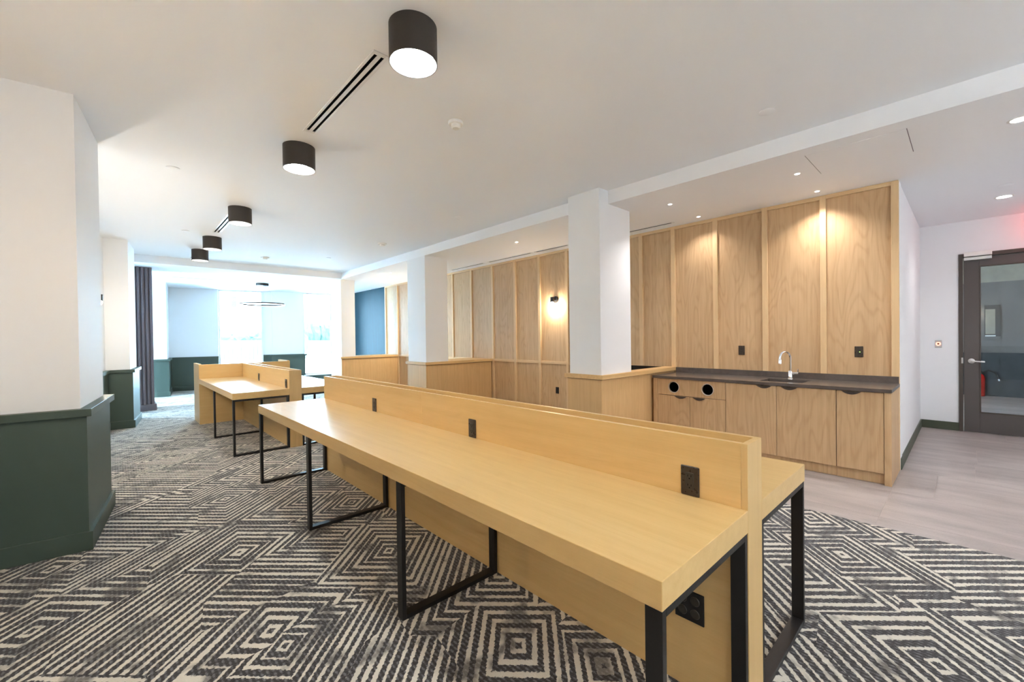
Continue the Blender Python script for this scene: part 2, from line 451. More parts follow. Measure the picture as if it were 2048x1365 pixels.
# white return wall, end wall with the door
ww = box('wall_return', WX + .16, 8.64, .46, .60, 0, ZL, M['white']); tag(ww, 'narrow white wall running back from oak wall to the door', kind='structure')
box('corner_face', WX + .012, WX + .16, .455, .46, 0, ZL, M['white'], ww)
DX = 8.64
DY0, DY1 = .07, -1.06          # frame outer edges
we = MB().box(DX, DX + .14, DY0, .60, 0, ZL).box(DX, DX + .14, DY1, DY0, 2.47, ZL).box(DX, DX + .14, -3.6, DY1, 0, ZL).build('wall_end', M['white'])
tag(we, 'white wall holding the charcoal glazed door', kind='structure')
b1 = box('baseboard_return', WX + .02, DX - .014, .446, .46, 0, .115, M['base_green'], None, .002); tag(b1, 'dark green baseboard along white return wall', kind='structure')
b2 = box('baseboard_end', DX - .014, DX, .07, .46, 0, .115, M['base_green'], None, .002); tag(b2, 'dark green baseboard left of the door', kind='structure')
# unseen sides of the room, behind the camera
wb = box('wall_back', -3.3, 9.0, -3.6, -3.4, 0, ZC, M['white']); tag(wb, 'plain white wall behind the camera', kind='structure')
def portal(loc, d, w, h):
    """marks a window opening so that the sky is sampled through it"""
    pd = bpy.data.lights.new('window_portal', 'AREA'); pd.shape = 'RECTANGLE'; pd.size = w; pd.size_y = h; pd.cycles.is_portal = True
    po = bpy.data.objects.new('window_portal', pd); COL.objects.link(po); po.location = loc
    po.rotation_euler = Vector(d).to_track_quat('-Z', 'Y').to_euler()

# ------------------------------------------------------------------ left piers (turned a few degrees)
TH = math.radians(6.4)
UX, UY = math.sin(TH), math.cos(TH)

def pier(name, px, py, length, depth, label, ztop=ZC, colw=None, far_ret=True):
    """white shaft corner at px,py; s runs along the wall away from the camera, t to the left"""
    xf = frame_xf(px, py, UX, UY)
    t = thing(name, (px, py, 0), label, None, None, 'structure')
    obox('shaft', xf, 0, length, 0, depth, .93, ztop, M['white'], t)
    obox('wainscot', xf, -.035, length + .035, -.035, depth, 0, .905, M['green'], t)
    obox('baseboard', xf, -.056, length + .056, -.056, depth, 0, .125, M['green'], t, .002)
    obox('cap', xf, -.062, length + .062, -.062, depth, .905, .955, M['green'], t, .002)
    return t, xf

pier('wall_pier', -.182, 4.10, .88, .6, 'cream lit pier with dark green wainscot nearest the camera')
pier('wall_pier', .168, 9.36, .90, .36, 'white pier with dark green wainscot before the slatted pilaster')
# recessed wall between them
xr = frame_xf(-.13, 9.36, UX, UY)
tr_ = thing('wall_recess', (-.13, 9.36, 0), 'recessed white wall with green wainscot between the two left piers', None, None, 'structure')
obox('shaft', xr, -13, 1.5, 0, .3, .93, ZC, M['white'], tr_)
obox('wainscot', xr, -13, 0, -.035, .3, 0, .905, M['green'], tr_)
obox('baseboard', xr, -13, 0, -.056, .3, 0, .125, M['green'], tr_)
obox('cap', xr, -13, 0, -.062, .3, .905, .955, M['green'], tr_)
# far pier
pier('wall_pier', .955, 13.97, 1.4, 1.8, 'small white pier with green wainscot beside the far window wall', ztop=ZL)

# slatted pilaster
sp = thing('slatted_pilaster', (.3, 11.4, 0), 'dark vertical slatted pilaster rising to the ceiling behind the left piers', 'pilaster')
box('backing', -.15, .565, 11.40, 11.95, 0, ZL - .001, M['slat'], sp)
box('plinth', -.17, .60, 11.355, 11.97, 0, .13, M['slat'], sp, .004)
sl = None
for k in range(11):
    x = .565 - .022 - k * .0655
    if sl is None:
        sl = box('slat', x - .021, x + .021, 11.365, 11.40, .13, ZL - .001, M['slat'], sp, .006); sx0 = x
    else:
        c = dup(sl, sp); c.location = sl.location + Vector((x - sx0, 0, 0)); ORG[c.name] = ORG[sp.name]

# ------------------------------------------------------------------ window end
WU = frame_xf(1.17, 15.25, .9766, -.2149)
wn = thing('wall_window', (1.17, 15.25, 0), 'white and green window wall at the far end', None, None, 'structure')
def wpart(n, s0, s1, t0, t1, z0, z1, m, par=wn, bev=0): return obox(n, WU, s0, s1, t0, t1, z0, z1, M[m], par, bev)
wpart('shaft', -.6, 1.066, 0, .3, .93, ZL, 'white'); wpart('wainscot', -.6, 1.066, -.03, .3, 0, .905, 'green')
wpart('cap', -.6, 1.075, -.055, .3, .905, .955, 'green'); wpart('baseboard', -.6, 1.066, -.045, .3, 0, .125, 'green')
wpart('shaft', 2.446, 3.317, 0, .4, .93, ZL, 'white'); wpart('wainscot', 2.43, 3.36, -.03, .4, 0, .905, 'green')
wpart('cap', 2.40, 3.42, -.06, .4, .905, .955, 'green'); wpart('baseboard', 2.42, 3.37, -.045, .4, 0, .125, 'green')
wpart('shaft', 2.2, 2.446, .16, .4, .93, ZL, 'white'); wpart('wainscot', 2.2, 2.43, .14, .4, 0, .905, 'green'); wpart('cap', 2.2, 2.40, .12, .4, .905, .955, 'green')
wpart('low_wall', 1.066, 2.2, -.02, .3, 0, .25, 'green'); wpart('shaft', 4.18, 4.85, 0, .3, .25, ZL, 'white'); wpart('low_wall', 3.36, 4.85, -.02, .3, 0, .25, 'green')
for i, (s0, s1) in enumerate(((1.066, 2.2), (3.317, 4.18))):
    w = thing('window_%d' % (i + 1), WU(Vector(((s0 + s1) / 2, .15, .25))), ('tall glowing window left of the far white pier', 'tall glowing window between white pier and the rearmost column')[i], None, None, 'structure')
    wpart('sill', s0, s1, -.05, .3, .25, .275, 'winframe', w, .003)
    for a, b, c, d in ((s0, s0 + .04, .275, ZL), (s1 - .04, s1, .275, ZL), (s0 + .04, s1 - .04, .275, .315), (s0 + .04, s1 - .04, ZL - .04, ZL)):
        wpart('window_frame', a, b, .12, .18, c, d, 'winframe', w, .003)
    wpart('pane', s0 + .04, s1 - .04, .146, .154, .315, ZL - .04, 'glass', w)
    portal(WU(Vector(((s0 + s1) / 2, .25, (ZL + .27) / 2))), (-.2149, -.9766, 0), s1 - s0, ZL - .27)

# outer shell of the window end so that daylight enters by the windows only
os_ = MB().box(-3.4, -3.1, 4, 11.8, 0, ZC).box(-3.4, -3.1, 15.4, 17, 0, ZC).box(-3.4, -3.1, 11.8, 15.4, 0, .25).build('wall_left_far', M['white'])
w5 = thing('window_5', (-3.25, 13.6, .25), 'added wide side window hidden behind the left piers', None, None, 'structure')  # unseen opening added to bring more daylight into the window end
for k in range(4): box('window_frame', -3.29, -3.22, 11.8 + k * 1.18, 11.86 + k * 1.18, .25, ZL, M['winframe'], w5)
for k in range(3): box('pane', -3.258, -3.25, 11.86 + k * 1.18, 12.98 + k * 1.18, .25, ZL, M['glass'], w5)
portal((-3.36, 13.6, (ZL + .25) / 2), (1, 0, 0), 3.6, ZL - .25); tag(os_, 'white outer wall hidden behind the left piers', kind='structure')
wpart('shaft', -5, -.6, 0, .3, 0, ZL, 'white')

# ------------------------------------------------------------------ columns and half walls on the right
def column(x0, x1, y0, y1, xw, label, ztop, planter=False):
    t = thing('column', (x0, y0, 0), label, None, None, 'structure')
    box('shaft', x0, x1, y0, y1, .95, ztop, M['white'], t)
    bx0, by0, by1 = x0 - .008, y0 - .008, y1 + .03
    if planter:
        box('base', bx0, x1 + .02, by0, by1, 0, .899, M['half'], t)
        box('cap_shadow_strip', bx0 - .004, x1 + .02, by0 - .004, by1 + .004, .899, .905, M['carc_shade'], t)  # dark strip painted as the shadow line under the cap
        box('cap', bx0 - .030, x1 + .02, by0 - .034, by1 + .033, .905, .955, M['trim_x'], t, .002)
        h = thing('half_wall', (x1 + .02, by0, 0), 'thin oak half wall between the near column and the oak wall', None, None, 'structure')
        box('panel', x1 + .02, WX - .031, by0, by0 + .11, 0, .899, M['half'], h)
        box('cap_shadow_strip', x1 + .02, WX - .031, by0 - .004, by0 + .112, .899, .905, M['carc_shade'], h)
        box('cap', x1 + .02, WX - .031, by0 - .034, by0 + .135, .905, .955, M['trim_x'], h, .002)
    else:
        box('half_wall', bx0, WX - .031, by0, by1, 0, .905, M['half'], t)
        box('cap_shadow_strip', bx0 - .004, WX - .031, by0 - .004, by1 + .004, .899, .905, M['carc_shade'], t)  # shadow line below the cap, drawn as a dark strip
        box('cap', bx0 - .030, WX - .031, by0 - .034, by1 + .033, .905, .955, M['trim_x'], t, .002)
    return t
column(4.01, 4.64, 2.82, 3.27, WX, 'white square column on an oak half wall nearest the kitchenette', ZC, True)
column(4.18, 4.67, 6.80, 7.44, WX, 'white square column on an oak half wall behind the front desk', ZL)
column(4.20, 4.56, 10.85, 11.52, WX, 'rearmost white column on an oak half wall by the far window', ZL)
pl = thing('low_unit', (5.2, 3.25, 0), 'black low unit tucked behind the half wall beside the near column', 'cabinet')
box('body', 4.69, WX - .04, 2.955, 3.55, 0, .92, M['black'], pl, .004); box('top', 4.685, WX - .04, 2.955, 3.56, .92, .948, M['void'], pl, .002)

# ------------------------------------------------------------------ outlets
def wall_outlet(x, y, z, label=None, parent=None, m='plate', w=.073, h=.116, horiz=False, led=None, gang=1):
    """device on a face looking towards -x"""
    if parent is None:
        t = thing('power_outlet', (x, y, z - h / 2), label, 'outlet')
    else:
        t = None
    ww_, hh = (h, w) if horiz else (w * gang, h)
    p = MB().box(x - .007, x, y - ww_ / 2, y + ww_ / 2, z - hh / 2, z + hh / 2, .003).build('cover_plate', M[m], t or parent)
    par = p
    n = gang if not horiz else 2
    for g in range(n):
        gy = y + (g - (n - 1) / 2) * (.046 if gang > 1 else .046)
        if horiz: gy = y + (g - .5) * .05
        sl_ = MB()
        for zz in (-.018, .018):
            for yy in (-.0065, .0065): sl_.box(x - .0101, x - .0094, gy + yy - .001, gy + yy + .001, z + zz - .001, z + zz + .007)
            sl_.box(x - .0101, x - .0094, gy - .0022, gy + .0022, z + zz - .0095, z + zz - .005)
        s = MB().box(x - .0095, x - .006, gy - .0165, gy + .0165, z - .033, z + .033, .001).build('receptacle', M['sock'] if m != 'black' else M['black'], par)
        sl_.build('slots', M['void'], par)
    return t or p

# ------------------------------------------------------------------ desks
def leg_frame(xa, xb, y0, y1, par):
    """closed rectangle of flat steel bar"""
    m = MB()
    m.box(xa, xa + .022, y0, y1, 0, .688, .001).box(xb - .022, xb, y0, y1, 0, .688, .001)
    m.box(xa + .022, xb - .022, y0, y1, 0, .022, .001).box(xa + .022, xb - .022, y0, y1, .664, .688, .001)
    return m.build('leg_frame', M['black'], par)

def desk(y0, y1, frames, label, seams_low, seams_up, outlets, end_screen=False):
    d = thing('study_desk', (1.715, (y0 + y1) / 2, 0), label, 'desk')
    for xa, xb in ((1.012, 1.64), (1.79, 2.418)):
        box('desktop', xa, xb, y0, y1, .688, .768, M['desk'], d, .0015)
        for fy in frames: leg_frame(xa + .004, xb - .004, fy, fy + .05, d)
    # hollow divider: two skins, end caps, trough floor
    ye = y1
    for xa, xb in ((1.64, 1.662), (1.768, 1.79)):
        ys = [y0 + .022] + seams_low + [ye - .022]
        for a, b in zip(ys[:-1], ys[1:]): box('lower_panel', xa, xb, a + .001, b - .001, 0, .688, M['desk'], d, .0008)
        ys = [y0 + .022] + seams_up + [ye - .022]
        for a, b in zip(ys[:-1], ys[1:]): box('upper_panel', xa, xb, a + .0005, b - .0005, .688, 1.005, M['desk'], d, .0008)
    box('end_panel', 1.64, 1.79, y0, y0 + .022, 0, 1.005, M['desk_z'], d, .001)
    if not end_screen: box('end_panel', 1.64, 1.79, ye - .022, ye, 0, 1.005, M['desk_z'], d, .001)
    box('trough', 1.662, 1.768, y0 + .022, ye - .022, .86, .875, M['desk'], d)
    if end_screen:
        box('screen_panel', 1.012, 2.418, ye, ye + .04, 0, 1.005, M['desk_x'], d, .0015)
        box('screen_wing', 1.012, 1.052, ye + .04, ye + .64, 0, 1.015, M['desk_z'], d, .0015)
        box('screen_wing', 2.378, 2.418, ye + .04, ye + .64, 0, 1.015, M['desk_z'], d, .0015)
    for y in outlets:
        wall_outlet(1.64, y, .827, parent=d)
        q = wall_outlet(0, -y, .827, parent=d)          # same device on the far face
        q.rotation_euler = (0, 0, math.pi)
        q.location = Vector((1.79 - 2 * ORG[d.name].x, -2 * ORG[d.name].y, 0))   # turned half round the desk's own axis
    return d

D1 = desk(.533, 4.745, [.535, 1.905, 3.285, 4.69], 'long front oak study desk with centre divider and black steel legs', [1.93, 3.31], [2.74], [.74, 2.13, 3.518])
D2 = desk(6.005, 8.79, [6.007, 7.375], 'rear oak study desk with tall end screen near the far window', [7.39], [], [6.14, 7.60], True)
box('low_outlet', 1.633, 1.64, .69, .805, .272, .392, M['black'], D1, .002)
for a in range(2):
    for b in range(2):
        MB().lathe((1.633, .724 + a * .05, .308 + b * .05), [(0, -.003), (.017, -.003), (.019, 0)], 16, 'x').build('socket', M['sock'], D1, True)

# ------------------------------------------------------------------ kitchenette
FX = 5.10
def recessed_pull(par, y, z, w=.15):
    """half-moon finger pull at a door's top edge"""
    n = 14; v = []; f = []
    for k in range(n + 1):
        u = -1 + 2 * k / n; dz = -.030 * (1 - u * u)
        v += [(FX - .001, y + u * w / 2, z), (FX - .014, y + u * w / 2, z), (FX - .014 + .004, y + u * w / 2, z + dz), (FX - .001, y + u * w / 2, z + dz)]
    for k in range(n):
        a, b = 4 * k, 4 * k + 4
        for i in range(4): f.append((a + i, a + (i + 1) % 4, b + (i + 1) % 4, b + i))
    return mk('pull', v, f, M['pull'], par)

def plate_holes(name, x0, x1, ya, yb, za, zb, holes, r, mat, par):
    """front board with round holes through it"""
    m = MB(); cuts = [ya]; n = 32
    for hy, hz in holes: cuts += [hy - r * 1.25, hy + r * 1.25]
    cuts.append(yb); v2 = []
    for i in range(len(cuts) - 1):
        a, b = cuts[i], cuts[i + 1]
        if i % 2 == 0:
            m.box(x0, x1, a, b, za, zb)
        else:
            hy, hz = holes[i // 2]; V = []; Fc = []
            for k in range(n):
                an = 2 * math.pi * (k + .5) / n; c, s = math.cos(an), math.sin(an)
                hw = (b - a) / 2; up = (zb - hz) if s > 0 else (hz - za)
                t = min(hw / abs(c) if abs(c) > 1e-6 else 1e9, up / abs(s) if abs(s) > 1e-6 else 1e9)
                for x in (x0, x1):
                    V.append((x, hy + r * c, hz + r * s)); V.append((x, hy + t * c, hz + t * s))
            for k in range(n):
                p, q = 4 * k, 4 * ((k + 1) % n)
                Fc.append((p, p + 1, q + 1, q)); Fc.append((p + 2, q + 2, q + 3, p + 3)); Fc.append((p, q, q + 2, p + 2))
            m.add(V, Fc)
            for cy_, cz_ in ((a, za), (b, za), (a, zb), (b, zb)): pass
            # corner fills
            for sy in (-1, 1):
                for sz in (-1, 1):
                    hw = (b - a) / 2
                    best = []
                    for k in range(n):
                        an = 2 * math.pi * (k + .5) / n; c, s = math.cos(an), math.sin(an)
                        if c * sy > 0 and s * sz > 0: best.append((abs(s / c), an))
                    best.sort(); up = (zb - hz) if sz > 0 else (hz - za)
                    lo = [q for q in best if q[0] * hw <= up]; hi = [q for q in best if q[0] * hw > up]
                    if lo and hi:
                        z1 = hz + sz * lo[-1][0] * hw; y1 = hy + sy * up / hi[0][0]
                        m.add([(x0, hy + sy * hw, z1), (x0, hy + sy * hw, hz + sz * up), (x0, y1, hz + sz * up)], [(0, 1, 2)])
    return m.build(name, mat, par)

def cabinet(name, ya, yb, label, doors, pulls, bins=False):
    t = thing(name, (5.42, (ya + yb) / 2, 0), label, 'cabinet')
    MB().box(FX + .021, FX + .04, ya, yb, .10, .11).box(FX + .021, WX - .031, ya, yb, .10, .118).box(FX + .022, WX - .031, ya, ya + .016, .10, .845).box(FX + .022, WX - .031, yb - .016, yb, .10, .845).box(WX - .043, WX - .031, ya, yb, .10, .845).build('body', M['carc_shade'], t)
    box('toe_kick', FX + .045, FX + .06, ya, yb, 0, .10, M['panel'], t)
    zt = .642 if bins else .846
    for a, b in doors: box('door', FX, FX + .02, a + .002, b - .002, .104, zt - .002, M['panel'], t, .001)
    if bins:
        plate_holes('bin_front', FX, FX + .02, ya + .0015, yb - .0015, .646, .846, [(2.088, .747), (2.503, .747)], .066, M['panel'], t)
        for hy in (2.088, 2.503):
            MB().lathe((FX - .001, hy, .747), [(.064, 0), (.069, -.002), (.072, .0), (.066, .02), (.064, .02)], 32, 'x', (False, False)).build('hole_ring', M['steel'], t, True)
            MB().lathe((FX + .02, hy, .747), [(.0655, 0), (.0655, .14), (0, .14)], 32, 'x', (False, False)).build('bin_chute', M['void'], t)
    for y in pulls: recessed_pull(t, y, zt - .004)
    return t
cabinet('bin_cabinet', 1.886, 2.716, 'oak bin cabinet with two round black openings left of the sink', [(1.886, 2.30), (2.30, 2.716)], [2.185, 2.415], True)
cabinet('sink_cabinet', .864, 1.884, 'oak two-door cabinet under the sink', [(.864, 1.372), (1.372, 1.884)], [1.255, 1.49])
cabinet('base_cabinet', .512, .862, 'narrow oak single-door cabinet at the right end', [(.512, .862)], [.746])
ep = box('end_panel', FX - .004, WX - .031, .46, .510, 0, .848, M['panel'], None, .001); tag(ep, 'thick oak end panel closing the kitchenette on the right', 'cabinet panel')
fp = box('filler_panel', FX - .004, WX - .031, 2.718, 2.776, 0, .848, M['panel'], None, .001); tag(fp, 'oak filler strip between bin cabinet and half wall', 'cabinet panel')
# worktop with sink cut-out
ct = thing('countertop', (5.42, 1.62, .85), 'dark grey stone countertop with backsplash', 'countertop')
SY0, SY1, SX0, SX1 = 1.16, 1.56, 5.20, 5.53
m = MB(); zt0, zt1 = .850, .882
m.box(5.075, SX0, .455, 2.776, zt0, zt1).box(SX1, WX - .031, .455, 2.776, zt0, zt1).box(SX0, SX1, .455, SY0, zt0, zt1).box(SX0, SX1, SY1, 2.776, zt0, zt1)
m.build('slab', M['quartz'], ct)
box('backsplash', WX - .052, WX - .031, .46, 2.776, zt1, .95, M['quartz'], ct, .001)
sk = thing('sink', (5.36, 1.36, .72), 'undermount steel sink let into the dark countertop', 'sink')
m = MB(); m.box(SX0 - .004, SX0, SY0 - .004, SY1 + .004, .70, .849).box(SX1, SX1 + .004, SY0 - .004, SY1 + .004, .70, .849).box(SX0, SX1, SY0 - .004, SY0, .70, .849).box(SX0, SX1, SY1, SY1 + .004, .70, .849).box(SX0, SX1, SY0, SY1, .70, .704)
m.build('bowl', M['steel'], sk)
MB().lathe((5.36, 1.36, .704), [(.035, 0), (.035, .003), (.02, .002), (0, .001)], 20).build('drain', M['chrome'], sk, True)
# faucet
fa = thing('faucet', (5.625, 1.37, .882), 'chrome gooseneck faucet standing behind the sink', 'faucet')
MB().lathe((5.625, 1.37, .882), [(.030, 0), (.030, .006), (.023, .010), (.022, .085), (.018, .092), (.013, .096)], 24).build('faucet_body', M['chrome'], fa, True)
pts = [(5.625, 1.37, .97), (5.625, 1.37, 1.12)]
for k in range(1, 13):
    a = math.pi * k / 12 * 1.02
    pts.append((5.625 - .062 * (1 - math.cos(a)), 1.37 + .035 * (1 - math.cos(a)), 1.12 + .075 * math.sin(a)))
lp = pts[-1]; pts.append((lp[0], lp[1], lp[2] - .03))
MB().tube(pts, .0125, 14).build('spout', M['chrome'], fa, True)
MB().lathe((lp[0], lp[1], lp[2] - .062), [(.013, 0), (.0165, .004), (.0165, .045), (.0125, .055)], 18).build('nozzle', M['chrome'], fa, True)
MB().tube([(5.625, 1.35, .945), (5.622, 1.29, .948)], .017, 14).build('valve', M['chrome'], fa, True)
MB().tube([(5.622, 1.296, .955), (5.60, 1.292, 1.0)], [.006, .0045], 10).build('lever', M['chrome'], fa, True)
# wall devices
wall_outlet(WX - .0005, 1.936, 1.195, 'small black outlet on the oak wall left of the faucet')
g = wall_outlet(WX - .0005, .778, 1.195, 'dark outlet with green light on the oak wall right of the faucet')
MB().box(WX - .0115, WX - .0095, .766, .774, 1.19, 1.197).build('indicator', M['green_led'], g)
wall_outlet(WX - .0005, 5.008, .435, 'black outlet low on the oak wall below the sconce', m='black')

# ------------------------------------------------------------------ door
dr = thing('door_1', (DX, -.5, 0), 'charcoal glazed door with lever handle and closer', None, None, 'structure')
JX = DX - .02
m = MB().box(JX, DX + .12, .028, DY0, 0, 2.47, .002).box(JX, DX + .12, DY1, DY1 + .05, 0, 2.47, .002).box(JX, DX + .12, DY1 + .05, .028, 2.42, 2.47, .002)
m.build('door_frame', M['doorframe'], dr)
L0, L1 = .020, DY1 + .054
GX0, GX1 = DX + .0, DX + .045
GY0, GY1 = -.126, -.83
m = MB().box(GX0, GX1, GY0, L0, .008, 2.412, .002).box(GX0, GX1, L1, GY1, .008, 2.412, .002).box(GX0, GX1, GY1, GY0, .008, .272, .002).box(GX0, GX1, GY1, GY0, 2.292, 2.412, .002)
lf = m.build('leaf', M['door'], dr)
m = MB()
for a, b, c, d in ((GY0 - .014, GY0, .272, 2.292), (GY1, GY1 + .014, .272, 2.292), (GY1 + .014, GY0 - .014, .272, .286), (GY1 + .014, GY0 - .014, 2.278, 2.292)):
    m.box(GX0 - .005, GX1 + .005, a, b, c, d, .001)
m.build('glazing_bead', M['doorframe'], lf)
box('pane', DX + .018, DX + .026, GY1 + .014, GY0 - .014, .286, 2.278, M['glass'], lf)
MB().lathe((DX - .001, -.051, .985), [(.034, 0), (.034, -.008), (.028, -.012), (.012, -.014), (.012, -.045)], 28, 'x').build('rose', M['steel'], lf, True)
MB().tube([(DX - .044, -.046, .986), (DX - .048, -.06, .985), (DX - .048, -.175, .975)], [.0105, .0105, .008], 12).build('handle', M['steel'], lf, True)
MB().lathe((DX + .046, -.051, .985), [(.034, 0), (.034, .008), (.012, .014), (.012, .045)], 28, 'x').build('rose', M['steel'], lf, True)
MB().tube([(DX + .09, -.046, .986), (DX + .094, -.06, .985), (DX + .094, -.175, .975)], [.0105, .0105, .008], 12).build('handle', M['steel'], lf, True)
box('strike', JX - .002, JX + .03, .0285, .045, .95, 1.03, M['steel'], dr)
clo = MB().box(DX - .06, JX, -.242, .018, 2.425, 2.485, .004).build('closer_body', M['plastic'], dr)
MB().box(DX - .052, DX - .002, -.24, .018, 2.372, 2.415, .003).build('closer_arm', M['steel'], clo)
rd = thing('card_reader', (DX, .272, 1.166), 'small steel plate with glowing red ring left of the door', 'door button')
box('cover_plate', DX - .006, DX, .237, .307, 1.166, 1.274, M['steel'], rd, .001)
MB().lathe((DX - .006, .272, 1.222), [(.012, -.001), (.012, -.004), (.026, -.004), (.026, 0)], 28, 'x').build('lit_ring', M['redlight'], rd, True)
MB().lathe((DX - .006, .272, 1.222), [(0, -.003), (.012, -.003), (.012, 0)], 20, 'x').build('lens', M['black'], rd, True)
ex = box('exit_sign', DX - .30, DX - .25, -1.05, -.70, 2.66, 2.86, M['exit'], None, .004); tag(ex, 'red glowing sign above the door', 'sign')
MB().box(DX - .29, DX - .26, -.90, -.85, 2.86, ZL).build('mount', M['plastic'], ex)

# hall beyond the glass
hx = 13.7
hw = box('wall_hall', hx, hx + .2, -3.6, 2.9, .93, 2.44, M['hall']); tag(hw, 'grey wall of the hall seen through the door glass', kind='structure')
hd = box('trim_1', hx - .03, hx + .2, -3.6, 2.9, 0, .93, M['hall_dark']); tag(hd, 'charcoal lower wall of the hall beyond the door', kind='structure')
ht = box('wall_hall_top', hx, hx + .2, -3.6, 2.9, 2.44, 4.2, M['hall_top']); tag(ht, 'bare concrete above the hall wall', kind='structure')
hs = MB().box(8.9, hx, 2.84, 3.0, 0, 4.2).box(8.9, hx, -3.6, -3.42, 0, 4.2).build('wall_hall_side', M['hall']); tag(hs, 'side walls of the hall beyond the door', kind='structure')
hc = box('ceiling_hall', 8.78, hx + .2, -3.6, 3.0, 4.2, 4.3, M['hall_top']); tag(hc, 'concrete ceiling of the hall', kind='structure')
hu = box('wall_hall_near', 8.9, 9.0, -3.6, 3.0, ZL, 4.3, M['hall_top']); tag(hu, 'concrete above the door on the hall side', kind='structure')
hv = thing('wall_panel', (hx, -.35, 1.3), 'pale framed panel on the hall wall seen through the door glass', 'panel')
box('panel_frame', hx - .03, hx, -.50, -.27, 1.28, 1.95, M['doorframe'], hv); box('panel_face', hx - .035, hx - .03, -.425, -.285, 1.33, 1.86, M['hall_top'], hv); box('ledge', hx - .08, hx - .03, -.43, -.28, 1.28, 1.305, M['plastic'], hv)
fe = thing('fire_extinguisher', (hx - .14, -.20, 0), 'red fire extinguisher on the hall floor behind the door glass', 'extinguisher')
MB().lathe((hx - .14, -.20, 0), [(.07, 0), (.078, .02), (.078, .40), (.06, .45), (.02, .48), (.02, .50)], 24).build('cylinder', M['red'], fe, True)
MB().box(hx - .16, hx - .12, -.24, -.18, .50, .54, .004).build('valve_handle', M['black'], fe)
MB().tube([(hx - .14, -.23, .50), (hx - .14, -.32, .56), (hx - .14, -.42, .50), (hx - .14, -.47, .38)], .012, 10).build('hose', M['sock'], fe, True)
MB().tube([(hx - .14, -.47, .38), (hx - .14, -.48, .34)], .022, 10).build('nozzle', M['steel'], fe, True)

# ------------------------------------------------------------------ ceiling fittings
def spot(name, loc, power, col, size, blend=.6, rad=.03, parent=None):
    ld = bpy.data.lights.new(name, 'SPOT'); ld.energy = power; ld.color = col; ld.spot_size = math.radians(size); ld.spot_blend = blend; ld.shadow_soft_size = rad
    o = bpy.data.objects.new(name, ld); COL.objects.link(o)
    if parent is not None:
        o.parent = parent; o.location = Vector(loc) - ORG[parent.name]
    else: o.location = loc
    return o

def drum(x, y, label):
    t = thing('ceiling_light', (x, y, ZC), label, 'ceiling light', 'black drum ceiling lights in a row')
    r, h = .1275, .195
    MB().lathe((x, y, ZC), [(r, 0), (r, -h), (r - .004, -h), (r - .004, -h + .002)], 48, caps=(True, False)).build('housing', M['drum'], t, True)
    MB().lathe((x, y, ZC), [(r - .004, -h + .001), (r - .014, -h + .085)], 48, caps=(False, False)).build('liner', M['rim'], t, True)
    MB().lathe((x, y, ZC), [(r - .010, -h + .075), (0, -h + .0751)], 48).build('lit_disc', M['lit'], t)
    return t
LX = 1.19
drum(1.197, 2.03, 'black drum ceiling light nearest the camera, largest of the row')
drum(LX, 3.95, 'black drum ceiling light second from the camera')
drum(1.175, 6.26, 'black drum ceiling light third from the camera, beside the second vent')
drum(1.165, 8.30, 'black drum ceiling light fourth from the camera')
drum(1.155, 9.58, 'black drum ceiling light farthest from the camera')
drum(1.2, .1, 'added black drum ceiling light, unseen just behind the camera')  # this and the next drum are unseen, added to brighten the room
drum(1.2, -1.9, 'added black drum ceiling light, unseen at the back wall behind the camera')

def vent(x0, x1, y0, y1, z, label, slots=2, group=None):
    t = thing('air_diffuser', ((x0 + x1) / 2, (y0 + y1) / 2, z), label, 'air vent', group)
    w = x1 - x0
    fr = .018 if slots > 1 else .009
    m = MB().box(x0, x0 + fr, y0, y1, z - .007, z - .0005, .001).box(x1 - fr, x1, y0, y1, z - .007, z - .0005, .001).box(x0 + fr, x1 - fr, y0, y0 + .03, z - .007, z - .0005, .001).box(x0 + fr, x1 - fr, y1 - .03, y1, z - .007, z - .0005, .001)
    m.build('vent_frame', M['vent'], t)
    box('plenum', x0 + fr, x1 - fr, y0 + .03, y1 - .03, z - .0012, z - .0004, M['void'], t)
    if slots > 1:
        cx = (x0 + x1) / 2
        box('slat', cx - .011, cx + .011, y0 + .03, y1 - .03, z - .0065, z - .0015, M['vent'], t)
    return t
vent(1.115, 1.215, 2.33, 3.60, ZC, 'long white two-slot vent between the two nearest drum lights')
vent(1.105, 1.205, 6.62, 7.88, ZC, 'white two-slot vent behind the third drum light')
vent(1.10, 1.20, 9.75, 10.6, ZC, 'white two-slot vent partly hidden by the farthest drum light')
for i, (a, b, lb) in enumerate(((2.69, 4.46, 'slim grey slot vent above oak wall behind the near column'), (4.50, 5.28, 'slim slot vent above the oak wall over the sconce'), (5.36, 6.60, 'slim slot vent above oak wall in the middle bay'), (6.72, 7.9, 'slim slot vent above oak wall beside the middle column'))):
    vent(5.50, 5.56, a, b, ZL, lb, 1)
vent(.90, 1.95, 12.70, 12.74, ZL, 'slim slot vent in the lower ceiling near the far window', 1)

